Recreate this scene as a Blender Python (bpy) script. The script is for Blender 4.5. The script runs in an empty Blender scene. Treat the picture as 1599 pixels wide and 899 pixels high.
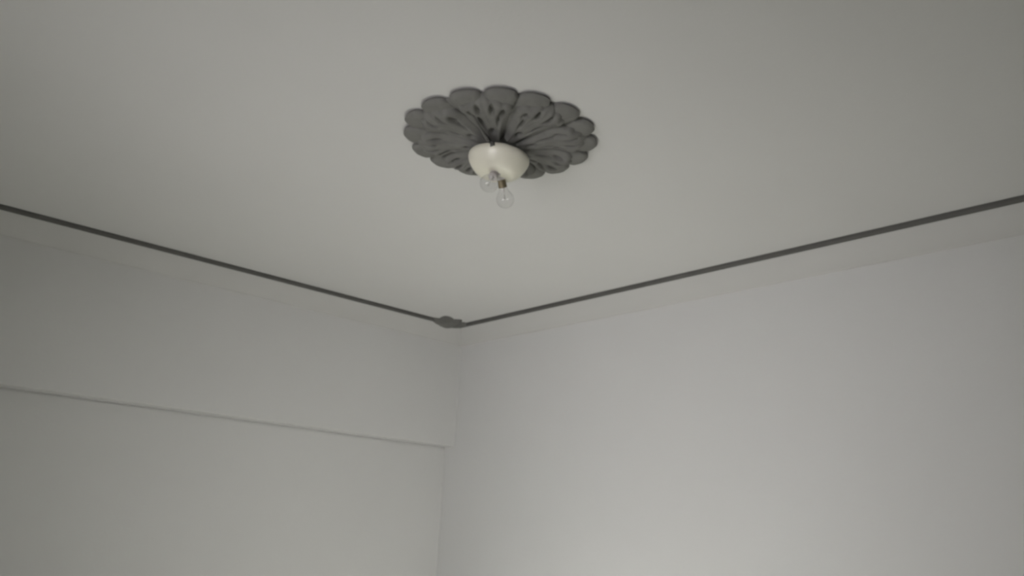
import bpy, bmesh, math, random
from mathutils import Vector, Matrix
from math import sin, cos, pi, radians, exp, sqrt

random.seed(7)
D = bpy.data
S = bpy.context.scene
COL = S.collection

# ------------------------------------------------------------------ key dimensions (metres)
CAM_Z = 1.50
CEIL = 2.758                      # underside of ceiling
BX, BY = 3.171, 3.993             # lines of the grey bead along the right / left wall
WX = 3.297                        # face of right wall
WY = 4.119                        # face of the lintel beam on the left wall
WY2 = 4.210                       # face of the left wall below the beam
BEAM_Z = 2.013                    # underside of the beam
COVE_Z = 2.661                    # lower edge of the cove
X0, Y0 = -1.10, -1.10             # the two walls behind the camera
MX, MY = 1.600, 1.8715            # centre of the ceiling rose

# ------------------------------------------------------------------ camera
cam = D.cameras.new('camera')
cam.sensor_width = 36.0
cam.lens = 36.0 * 1286.0 / 1599.0
cam.clip_start = 0.02
cam.dof.use_dof = True            # the phone has missed focus: everything is a little soft
cam.dof.focus_distance = 0.62
cam.dof.aperture_fstop = 17.0
co = D.objects.new('camera', cam)
COL.objects.link(co)
rx = (0.73148142, -0.67997404, 0.05069758)
dn = (0.2308802, 0.17703641, -0.95674053)
fw = (0.64158341, 0.71154298, 0.28649138)
co.matrix_world = Matrix(((rx[0], -dn[0], -fw[0], 0.0),
                          (rx[1], -dn[1], -fw[1], 0.0),
                          (rx[2], -dn[2], -fw[2], CAM_Z),
                          (0, 0, 0, 1)))
S.camera = co

# ------------------------------------------------------------------ world, daylight, exposure
W = D.worlds.new('overcast')
S.world = W
W.use_nodes = True
bg = W.node_tree.nodes['Background']
bg.inputs['Color'].default_value = (0.80, 0.92, 0.95, 1)
bg.inputs['Strength'].default_value = 0.05


def window_light(name, loc, rot, sx, sy, power, color, spread=180):
    l = D.lights.new(name, 'AREA')
    l.shape = 'RECTANGLE'
    l.size, l.size_y = sx, sy
    l.energy = power
    l.color = color
    l.spread = radians(spread)
    o = D.objects.new(name, l)
    o.location = loc
    o.rotation_euler = rot
    COL.objects.link(o)
    return o


# daylight entering by the window in the wall behind the camera, to its left; its beam is narrowed and
# turned by hand to shape the light on walls and ceiling. The sunbeam falls on the floor, out of frame.
SUN_SPOT = (2.32, 2.35)           # where the sunbeam through the window meets the floor
window_light('daylight_window', (X0 - 0.08, 1.00, 1.45), (0, radians(-95), radians(22)), 1.20, 1.70, 14.9, (1.0, 0.978, 0.995), 75)
sl = D.lights.new('sun', 'SUN')
sl.energy = 40.5
sl.color = (0.94, 1.0, 0.93)
sl.angle = radians(1.5)
so = D.objects.new('sun', sl)
so.location = (-6, -1, 5)
so.rotation_euler = (Vector((X0, 1.0, 1.45)) - Vector((SUN_SPOT[0], SUN_SPOT[1], 0))).to_track_quat('Z', 'Y').to_euler()
COL.objects.link(so)

S.view_settings.view_transform = 'Standard'
S.view_settings.look = 'None'
S.view_settings.exposure = 0.0
S.view_settings.gamma = 1.0
S.view_settings.use_curve_mapping = False


# ------------------------------------------------------------------ materials
def mat(name, col, rough=0.9, var=0.03, scale=6.0, bump=0.0, bscale=120.0, spec=0.3, metal=0.0):
    m = D.materials.new(name)
    m.use_nodes = True
    nt = m.node_tree
    b = nt.nodes['Principled BSDF']
    b.inputs['Roughness'].default_value = rough
    b.inputs['Specular IOR Level'].default_value = spec
    b.inputs['Metallic'].default_value = metal
    tc = nt.nodes.new('ShaderNodeTexCoord')
    n = nt.nodes.new('ShaderNodeTexNoise')
    n.inputs['Scale'].default_value = scale
    n.inputs['Detail'].default_value = 4
    nt.links.new(tc.outputs['Object'], n.inputs['Vector'])
    r = nt.nodes.new('ShaderNodeValToRGB')
    r.color_ramp.elements[0].position = 0.3
    r.color_ramp.elements[1].position = 0.7
    r.color_ramp.elements[0].color = (*[c * (1 - var) for c in col], 1)
    r.color_ramp.elements[1].color = (*[min(1, c * (1 + var)) for c in col], 1)
    nt.links.new(n.outputs['Fac'], r.inputs['Fac'])
    nt.links.new(r.outputs['Color'], b.inputs['Base Color'])
    if bump > 0:
        n2 = nt.nodes.new('ShaderNodeTexNoise')
        n2.inputs['Scale'].default_value = bscale
        n2.inputs['Detail'].default_value = 3
        nt.links.new(tc.outputs['Object'], n2.inputs['Vector'])
        bp = nt.nodes.new('ShaderNodeBump')
        bp.inputs['Strength'].default_value = bump
        bp.inputs['Distance'].default_value = 0.002
        nt.links.new(n2.outputs['Fac'], bp.inputs['Height'])
        nt.links.new(bp.outputs['Normal'], b.inputs['Normal'])
    return m


M_CEIL = mat('ceiling_paint', (0.60, 0.591, 0.582), 0.95, 0.012, 1.5, 0.25, 60)
M_WALL = mat('wall_paint', (0.60, 0.594, 0.585), 0.92, 0.012, 1.5, 0.25, 60)
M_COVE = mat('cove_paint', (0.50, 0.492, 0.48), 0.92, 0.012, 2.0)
M_GREY = mat('grey_paint', (0.150, 0.147, 0.138), 0.75, 0.10, 22.0, 0.3, 90)
M_LINE = mat('grey_bead_paint', (0.10, 0.097, 0.092), 0.75, 0.06, 12.0)
M_PORC = mat('porcelain', (0.66, 0.635, 0.54), 0.32, 0.03, 14.0, spec=0.5)
M_PORC2 = mat('pale_porcelain', (0.64, 0.61, 0.60), 0.35, 0.02, 14.0, spec=0.5)
M_BRASS = mat('dull_brass', (0.27, 0.225, 0.15), 0.45, 0.10, 60.0, metal=0.8)
M_ALU = mat('pale_metal', (0.52, 0.49, 0.49), 0.5, 0.05, 60.0, metal=0.3)
M_WIRE = mat('filament_wire', (0.30, 0.28, 0.26), 0.5, 0.05, 60.0, metal=0.6)
M_MOUNT = mat('glass_stem', (0.62, 0.60, 0.58), 0.3, 0.02, 60.0)
M_FLOOR = mat('floor_tile', (0.44, 0.42, 0.40), 0.55, 0.06, 8.0)
M_GROUT = mat('floor_grout', (0.33, 0.31, 0.29), 0.9, 0.05, 30.0)
M_FRAME = mat('window_paint', (0.75, 0.74, 0.71), 0.5, 0.02, 10.0)

M_GLASS = D.materials.new('clear_bulb_glass')
M_GLASS.use_nodes = True
_nt = M_GLASS.node_tree
_nt.nodes.remove(_nt.nodes['Principled BSDF'])
_fr = _nt.nodes.new('ShaderNodeFresnel')
_geo = _nt.nodes.new('ShaderNodeNewGeometry')
_ior = _nt.nodes.new('ShaderNodeMapRange')        # thin glass: the same reflectance from inside and outside
_ior.inputs['To Min'].default_value = 1.5
_ior.inputs['To Max'].default_value = 1.0 / 1.5
_nt.links.new(_geo.outputs['Backfacing'], _ior.inputs['Value'])
_nt.links.new(_ior.outputs['Result'], _fr.inputs['IOR'])
_tr = _nt.nodes.new('ShaderNodeBsdfTransparent')
_tr.inputs['Color'].default_value = (0.965, 0.965, 0.965, 1)
_gl = _nt.nodes.new('ShaderNodeBsdfGlossy')
_gl.inputs['Roughness'].default_value = 0.03
_mx = _nt.nodes.new('ShaderNodeMixShader')
_nt.links.new(_fr.outputs[0], _mx.inputs[0])
_nt.links.new(_tr.outputs[0], _mx.inputs[1])
_nt.links.new(_gl.outputs[0], _mx.inputs[2])
_nt.links.new(_mx.outputs[0], _nt.nodes['Material Output'].inputs['Surface'])


# ------------------------------------------------------------------ helpers
def add_box(bm, x0, x1, y0, y1, z0, z1):
    v = [bm.verts.new((x, y, z)) for x in (x0, x1) for y in (y0, y1) for z in (z0, z1)]
    for f in ((0, 1, 3, 2), (4, 6, 7, 5), (0, 4, 5, 1), (2, 3, 7, 6), (0, 2, 6, 4), (1, 5, 7, 3)):
        bm.faces.new([v[i] for i in f])


def obj(name, bm, m, parent=None, smooth=False, auto=None):
    bmesh.ops.recalc_face_normals(bm, faces=bm.faces[:])
    me = D.meshes.new(name)
    bm.to_mesh(me)
    bm.free()
    me.materials.append(m)
    if smooth:
        for p in me.polygons:
            p.use_smooth = True
        if auto:
            me.set_sharp_from_angle(angle=radians(auto))
    o = D.objects.new(name, me)
    COL.objects.link(o)
    if parent:
        o.parent = parent
    return o


def copy_part(o, parent):
    c = o.copy()
    COL.objects.link(c)
    c.parent = parent
    return c


def struct(name, bm, m, **k):
    o = obj(name, bm, m, **k)
    o['kind'] = 'structure'
    return o


def thing(name, label, cat, loc=(0, 0, 0), group=None):
    o = D.objects.new(name, None)
    o.empty_display_size = 0.1
    o.location = loc
    o['label'] = label
    o['category'] = cat
    if group:
        o['group'] = group
    COL.objects.link(o)
    return o


def lathe(bm, prof, n=48, mx=None, rfun=None):
    """prof: list of (r, z); revolved about z; r == 0 closes to a point"""
    mx = mx or Matrix()
    rings = []
    for r, z in prof:
        if r < 1e-6:
            rings.append([bm.verts.new(mx @ Vector((0, 0, z)))])
        else:
            ring = []
            for i in range(n):
                a = 2 * pi * i / n
                k = rfun(a, r, z) if rfun else (r, z)
                ring.append(bm.verts.new(mx @ Vector((k[0] * cos(a), k[0] * sin(a), k[1]))))
            rings.append(ring)
    for A, B in zip(rings, rings[1:]):
        if len(A) == 1 and len(B) == 1:
            continue
        for i in range(n):
            j = (i + 1) % n
            if len(A) == 1:
                bm.faces.new((A[0], B[i], B[j]))
            elif len(B) == 1:
                bm.faces.new((A[i], B[0], A[j]))
            else:
                bm.faces.new((A[i], B[i], B[j], A[j]))


def tube(bm, pts, r, n=8):
    rings = []
    for i, p in enumerate(pts):
        p = Vector(p)
        t = (Vector(pts[min(i + 1, len(pts) - 1)]) - Vector(pts[max(i - 1, 0)])).normalized()
        a = t.orthogonal().normalized()
        b = t.cross(a)
        rr = r[i] if isinstance(r, (list, tuple)) else r
        rings.append([bm.verts.new(p + rr * (cos(2 * pi * k / n) * a + sin(2 * pi * k / n) * b)) for k in range(n)])
    for A, B in zip(rings, rings[1:]):
        for k in range(n):
            bm.faces.new((A[k], A[(k + 1) % n], B[(k + 1) % n], B[k]))
    bm.faces.new(rings[0])
    bm.faces.new(rings[-1])


def relief(bm, nu, nv, top, back):
    """closed patch: top(u,v) is the modelled face, back(u,v) the hidden face; u in 0..1, v in -1..1"""
    T = [[bm.verts.new(top(i / nu, -1 + 2 * j / nv)) for j in range(nv + 1)] for i in range(nu + 1)]
    B = [[bm.verts.new(back(i / nu, -1 + 2 * j / nv)) for j in range(nv + 1)] for i in range(nu + 1)]
    for i in range(nu):
        for j in range(nv):
            bm.faces.new((T[i][j], T[i + 1][j], T[i + 1][j + 1], T[i][j + 1]))
            bm.faces.new((B[i][j], B[i][j + 1], B[i + 1][j + 1], B[i + 1][j]))
    for i in range(nu):
        bm.faces.new((T[i][0], B[i][0], B[i + 1][0], T[i + 1][0]))
        bm.faces.new((T[i][nv], T[i + 1][nv], B[i + 1][nv], B[i][nv]))
    for j in range(nv):
        bm.faces.new((T[0][j], T[0][j + 1], B[0][j + 1], B[0][j]))
        bm.faces.new((T[nu][j], B[nu][j], B[nu][j + 1], T[nu][j + 1]))


# ------------------------------------------------------------------ structure
TH = 0.20
bm = bmesh.new(); add_box(bm, X0 - TH, WX + TH, Y0 - TH, WY2 + TH, CEIL, CEIL + 0.2)
struct('ceiling', bm, M_CEIL)
floor_bm = bmesh.new(); add_box(floor_bm, X0 - TH, WX + TH, Y0 - TH, WY2 + TH, -0.2, -0.004)
floor_o = struct('floor', floor_bm, M_GROUT)
bm = bmesh.new(); add_box(bm, WX, WX + TH, Y0 - TH, WY2 + TH, 0, CEIL)
struct('wall_right', bm, M_WALL)
bm = bmesh.new()
add_box(bm, X0, WX, WY2, WY2 + TH, 0, BEAM_Z - 0.010)      # shallow groove added to darken the line under the lintel beam
add_box(bm, X0, WX, WY2 + 0.005, WY2 + TH, BEAM_Z - 0.010, BEAM_Z)
add_box(bm, X0, WX, WY2, WY2 + TH, BEAM_Z, CEIL)
wall_left = struct('wall_left', bm, M_WALL)

# lintel beam along the top of the left wall (slightly eased lower arris)
bm = bmesh.new()
prof = [(WY2, BEAM_Z), (WY + 0.002, BEAM_Z), (WY, BEAM_Z + 0.002), (WY, CEIL), (WY2, CEIL)]
A = [bm.verts.new((X0, y, z)) for y, z in prof]
B = [bm.verts.new((WX, y, z)) for y, z in prof]
for i in range(len(prof)):
    j = (i + 1) % len(prof)
    bm.faces.new((A[i], A[j], B[j], B[i]))
bm.faces.new(A); bm.faces.new(B[::-1])
beam = obj('beam', bm, M_WALL, parent=wall_left)

# wall with the window opening (left of / behind the camera)
WIN = (0.10, 1.90, 0.85, 2.05)
bm = bmesh.new()
add_box(bm, X0 - TH, X0, Y0 - TH, WIN[0], 0, CEIL)
add_box(bm, X0 - TH, X0, WIN[1], WY2 + TH, 0, CEIL)
add_box(bm, X0 - TH, X0, WIN[0], WIN[1], 0, WIN[2])
add_box(bm, X0 - TH, X0, WIN[0], WIN[1], WIN[3], CEIL)
struct('wall_near', bm, M_WALL)
bm = bmesh.new()
for y0, y1, z0, z1 in ((WIN[0], WIN[0] + .05, WIN[2], WIN[3]), (WIN[1] - .05, WIN[1], WIN[2], WIN[3]),
                       (WIN[0] + .05, WIN[1] - .05, WIN[2], WIN[2] + .05), (WIN[0] + .05, WIN[1] - .05, WIN[3] - .05, WIN[3])):
    add_box(bm, X0 - 0.16, X0 - 0.11, y0, y1, z0, z1)
struct('window_1', bm, M_FRAME)

bm = bmesh.new(); add_box(bm, X0, WX, Y0 - TH, Y0, 0, CEIL)
struct('wall_back', bm, M_WALL)

# floor tiles
tile_me = None
ts = 0.48
nx = int((WX - X0) / ts); ny = int((WY2 - Y0) / ts)
px_, py_ = (WX - X0) / nx, (WY2 - Y0) / ny
for i in range(nx):
    for j in range(ny):
        if tile_me is None:
            bm = bmesh.new()
            add_box(bm, -px_ / 2 + .003, px_ / 2 - .003, -py_ / 2 + .003, py_ / 2 - .003, -0.004, 0.0)
            t0 = obj('tile', bm, M_FLOOR, parent=floor_o)
            tile_me = t0.data
            t = t0
        else:
            t = copy_part(t0, floor_o)
        t.location = (X0 + px_ * (i + .5), Y0 + py_ * (j + .5), 0)

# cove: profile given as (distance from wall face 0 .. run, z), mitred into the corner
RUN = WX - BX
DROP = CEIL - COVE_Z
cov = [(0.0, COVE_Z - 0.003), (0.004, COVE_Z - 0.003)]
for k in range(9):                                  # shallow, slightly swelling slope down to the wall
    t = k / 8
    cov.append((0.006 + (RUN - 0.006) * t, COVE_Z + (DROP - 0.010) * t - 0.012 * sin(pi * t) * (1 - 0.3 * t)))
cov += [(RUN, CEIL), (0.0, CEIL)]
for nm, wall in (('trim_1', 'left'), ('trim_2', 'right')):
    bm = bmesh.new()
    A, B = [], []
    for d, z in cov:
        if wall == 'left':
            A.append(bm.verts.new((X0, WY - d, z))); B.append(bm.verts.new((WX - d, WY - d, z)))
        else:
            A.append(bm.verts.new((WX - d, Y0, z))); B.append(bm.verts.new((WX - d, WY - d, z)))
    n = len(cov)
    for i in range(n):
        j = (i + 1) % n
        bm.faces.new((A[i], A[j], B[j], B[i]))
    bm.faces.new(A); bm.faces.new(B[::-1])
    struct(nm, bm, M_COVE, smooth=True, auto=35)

# grey bead where the cove meets the ceiling
R_B = 0.0138
for nm, wall in (('trim_3', 'left'), ('trim_4', 'right')):
    bm = bmesh.new()
    A, B = [], []
    prof = [(-R_B, CEIL)] + [(-R_B * cos(pi * k / 10), CEIL - 0.007 - R_B * sin(pi * k / 10)) for k in range(11)] + [(R_B, CEIL)]
    for d, z in prof:
        if wall == 'left':
            A.append(bm.verts.new((X0, BY + d, z))); B.append(bm.verts.new((BX + d, BY + d, z)))
        else:
            A.append(bm.verts.new((BX + d, Y0, z))); B.append(bm.verts.new((BX + d, BY + d, z)))
    n = len(prof)
    for i in range(n):
        j = (i + 1) % n
        bm.faces.new((A[i], A[j], B[j], B[i]))
    bm.faces.new(A); bm.faces.new(B[::-1])
    struct(nm, bm, M_LINE, smooth=True, auto=50)

# ------------------------------------------------------------------ ceiling rose
rose = thing('ceiling_rose', 'dark grey round plaster ceiling rose with scalloped edge and leaf relief', 'ceiling rose', (MX, MY, CEIL))
bm = bmesh.new()


def disc_r(a, r, z):
    s = abs(cos(8 * (a - radians(3))))
    return (r * (1 - 0.035 * (1 - s ** 0.6)), z)


lathe(bm, [(0, 0), (0.288, 0), (0.292, -0.004), (0.290, -0.010), (0.278, -0.013), (0.20, -0.015), (0.085, -0.030), (0, -0.030)], 128, rfun=disc_r)
obj('disc', bm, M_GREY, rose, smooth=True, auto=60)

# sixteen shell scallops round the rim
SC_A = radians(10.6)


def sc_edge(v):
    return 0.286 + 0.034 * (max(0.0, 1 - abs(v) ** 2.2)) ** 0.6


def sc_top(u, v):
    r = 0.225 + u * (sc_edge(v) - 0.225)
    a = v * SC_A
    z = 0.014 + 0.011 * (1 - abs(v) ** 3.5) * (0.6 + 0.4 * sin(pi * min(1, 0.12 + u * 0.85)))
    z -= 0.009 * max(0, (u - 0.82) / 0.18) ** 2
    z -= 0.004 * (exp(-((v - 0.38) / 0.13) ** 2) + exp(-((v + 0.38) / 0.13) ** 2)) * u * (1.25 - u)
    return (r * cos(a), r * sin(a), -z)


def sc_back(u, v):
    r = 0.225 + u * (sc_edge(v) - 0.004 - 0.225)
    a = v * SC_A * 0.985
    return (r * cos(a), r * sin(a), -0.002)


bm = bmesh.new(); relief(bm, 12, 16, sc_top, sc_back)
sc0 = obj('scallop', bm, M_GREY, rose, smooth=True, auto=60)
for k in range(16):
    o = sc0 if k == 0 else copy_part(sc0, rose)
    o.rotation_euler = (0, 0, radians(3 + 22.5 * k + random.uniform(-1.0, 1.0)))
    o.scale = (random.uniform(0.985, 1.012),) * 2 + (random.uniform(0.9, 1.15),)

# eight acanthus leaves radiating from the lamp, deep grooves between them
LF_A = radians(21.6)


def g2(x, y, sx, sy):
    return exp(-(x / sx) ** 2 - (y / sy) ** 2)


def lf_edge(v):
    return 0.272 - 0.036 * abs(v) ** 2.2 + 0.014 * abs(cos(2.5 * pi * v)) ** 0.7


def lf_top(u, v):
    rm = lf_edge(v)
    r = 0.060 + u * (rm - 0.060)
    a = v * LF_A
    t = (r - 0.06) / 0.21
    z = 0.049 - 0.020 * t + 0.012 * exp(-((t - 0.84) / 0.16) ** 2)      # thick at the hub, tip curls out
    z -= 0.023 * abs(v) ** 4.0                                          # edges fall into the grooves
    z -= 0.004 * exp(-(v / 0.10) ** 2) * (0.3 + t)                       # midrib furrow
    z -= 0.0035 * (0.5 - 0.5 * cos(4 * pi * v)) * sin(pi * min(1, t + .1))  # veins
    y = r * sin(a)
    x = r * cos(a)
    for sx, sy, dx, dy, dep in ((0.236, 0.021, .019, .0060, .034), (0.236, -0.021, .019, .0060, .034), (0.108, 0.0, .011, .007, .026),
                                (0.205, 0.046, .020, .007, .030), (0.205, -0.046, .020, .007, .030),
                                (0.160, 0.027, .026, .005, .020), (0.160, -0.027, .026, .005, .020)):
        # holes drilled between the lobes, leaning along the fan of the leaf
        z -= dep * g2(x - sx, y - sy - (x - sx) * sy / 0.15, dx, dy)
    z -= 0.012 * max(0, (u - 0.9) / 0.1) ** 2
    return (x, y, -max(0.009, z))


def lf_back(u, v):
    r = 0.060 + u * (lf_edge(v) - 0.002 - 0.060)
    a = v * LF_A * 0.99
    return (r * cos(a), r * sin(a), -0.004)


bm = bmesh.new(); relief(bm, 40, 44, lf_top, lf_back)
lf0 = obj('leaf', bm, M_GREY, rose, smooth=True, auto=75)
for k in range(8):
    o = lf0 if k == 0 else copy_part(lf0, rose)
    o.rotation_euler = (0, 0, radians(36.75 + 45 * k))

# ------------------------------------------------------------------ lamp under the rose
lamp = thing('ceiling_lamp', 'cream porcelain ceiling lamp holder with two bare bulbs below the grey rose', 'lamp', (MX, MY, CEIL))
ZT = -0.050
bm = bmesh.new()
prof = [(0, ZT), (0.050, ZT), (0.056, -0.070), (0.090, -0.074), (0.0975, -0.076), (0.1000, -0.080), (0.1005, -0.087),
        (0.0995, -0.093), (0.0970, -0.100), (0.093, -0.108), (0.088, -0.116), (0.081, -0.126), (0.074, -0.134), (0.066, -0.140),
        (0.055, -0.145), (0.03, -0.147), (0, -0.147)]
# the bowl hangs a little askew
TILT = Matrix.Translation((0, 0, -0.08)) @ Matrix.Rotation(radians(4.0), 4, Vector((fw[0], fw[1], 0))) @ Matrix.Translation((0, 0, 0.08))
lathe(bm, prof, 96, TILT)
obj('bowl', bm, M_PORC, lamp, smooth=True, auto=40)
# dark flex running over the rose and hooked over the rim of the bowl
bm = bmesh.new()
tube(bm, [(-0.2176, -0.1069, -0.038), (-0.180, -0.087, -0.042), (-0.1414, -0.0673, -0.050), (-0.108, -0.053, -0.061), (-0.088, -0.049, -0.071),
          (-0.080, -0.056, -0.076), (-0.079, -0.0595, -0.088)], [0.0025, 0.003, 0.0035, 0.0045, 0.006, 0.0085, 0.0085], 8)
fx = obj('flex', bm, M_LINE, lamp, smooth=True, auto=60)
fx['label'] = 'dark cable'

UX = Vector((0.930, 0.368, 0.0)).normalized()
bulb_first = None
for s in (-1, 1):
    p0 = UX * (0.018 * s) + Vector((0, 0, -0.137))
    gc = Vector((0.057, 0.0225, -0.203)) if s > 0 else Vector((-0.060, -0.030, -0.200))
    ax = (gc - p0).normalized()
    q = Vector((0, 0, 1)).rotation_difference(ax).to_matrix().to_4x4()
    mx = Matrix.Translation(p0) @ q
    bm = bmesh.new()
    lathe(bm, [(0, -0.012), (0.0195, -0.012), (0.0195, 0.006), (0.0185, 0.010), (0.0165, 0.012), (0.0150, 0.012), (0.0150, 0.002), (0, 0.002)], 32, mx)
    obj('socket', bm, M_PORC2, lamp, smooth=True, auto=40)
    # brass screw cap with rolled thread
    L = (gc - p0).length
    bm = bmesh.new()
    pr = [(0, 0.0025), (0.0135, 0.0025)]
    for k in range(13):
        pr.append((0.0145 - 0.0012 * (k % 2), 0.005 + 0.0026 * k))
    pr += [(0.0138, 0.039), (0, 0.039)]
    lathe(bm, pr, 28, mx)
    cap = obj('screw_cap', bm, M_BRASS if s > 0 else M_ALU, lamp, smooth=True, auto=50)
    cap['label'] = 'brown brass screw cap' if s > 0 else 'pale metal screw cap'
    # pear-shaped clear glass, one thin skin
    bm = bmesh.new()
    po = [(0.0136, 0.0385), (0.0142, 0.043), (0.0160, 0.048), (0.0192, 0.054)]
    Rg = 0.0295
    a0 = radians(52)
    for k in range(17):
        a = a0 + (pi - a0) * k / 16
        po.append((max(0.0, Rg * sin(a)) if k < 16 else 0.0, L - Rg * cos(a)))
    lathe(bm, po, 36, mx)
    me_o = obj('glass_bulb', bm, M_GLASS, lamp, smooth=True)
    me_o['label'] = 'clear glass bulb'
    # glass mount and filament inside
    bm = bmesh.new()
    tube(bm, [mx @ Vector((0, 0, 0.034)), mx @ Vector((0, 0, 0.050)), mx @ Vector((0, 0, 0.062))], [0.008, 0.004, 0.003], 10)
    obj('glass_mount', bm, M_MOUNT, me_o)
    bm = bmesh.new()
    for t in (-1, 1):
        tube(bm, [mx @ Vector((0.002 * t, 0, 0.060)), mx @ Vector((0.012 * t, 0, L - 0.002))], 0.0005, 6)
    tube(bm, [mx @ Vector((0.012 * cos(pi * k / 10), 0.006 * sin(pi * k / 10), L - 0.002 - 0.003 * sin(pi * k / 10))) for k in range(11)], 0.0006, 6)
    obj('filament', bm, M_WIRE, me_o)

# ------------------------------------------------------------------ grey leaf ornament in the corner of the cove
OX, OY = BX - 0.098, BY + 0.004
orn = thing('corner_ornament', 'small dark grey plaster leaf ornament in the ceiling corner where the grey beads meet', 'ornament', (OX, OY, CEIL))
E1 = Vector((1, -1, 0)).normalized()             # across the corner (to the right in view)
E2 = Vector((-1, -1, 0)).normalized()            # out of the corner into the room
E3 = Vector((0, 0, -1))                          # down from the ceiling


def petal(length, width, thick, ang, ox, oy):
    def top(u, v):
        w = width * (sin(pi * (0.10 + 0.84 * u)) ** 0.8) * 0.5
        l = length * u
        x = v * w
        z = thick * (1 - abs(v) ** 2) * (0.5 + 0.5 * sin(pi * min(1, u + .15))) - 0.25 * thick * exp(-(v / 0.18) ** 2) + 0.004
        return place(x, l, z)

    def back(u, v):
        w = width * (sin(pi * (0.10 + 0.84 * u)) ** 0.8) * 0.5
        return place(v * w * .97, length * u, -0.004)

    def place(x, l, z):
        c, s = cos(ang), sin(ang)
        X = ox + l * s + x * c
        Y = oy + l * c - x * s
        return E1 * X + E2 * Y + E3 * z
    b = bmesh.new()
    relief(b, 14, 10, top, back)
    return b


for ang, ln, wd, th in ((4, 0.150, 0.090, 0.022), (52, 0.118, 0.075, 0.026), (-45, 0.135, 0.075, 0.030),
                        (97, 0.135, 0.060, 0.036), (-80, 0.110, 0.060, 0.034)):
    obj('leaf', petal(ln, wd, th, radians(ang), 0, 0.0), M_GREY, orn, smooth=True, auto=70)
bm = bmesh.new()
lathe(bm, [(0, 0.038), (0.022, 0.036), (0.042, 0.029), (0.054, 0.017), (0.058, 0.0), (0, 0.0)], 24,
      Vector((0, 0, 1)).rotation_difference(E3).to_matrix().to_4x4())
obj('boss', bm, M_GREY, orn, smooth=True, auto=60)
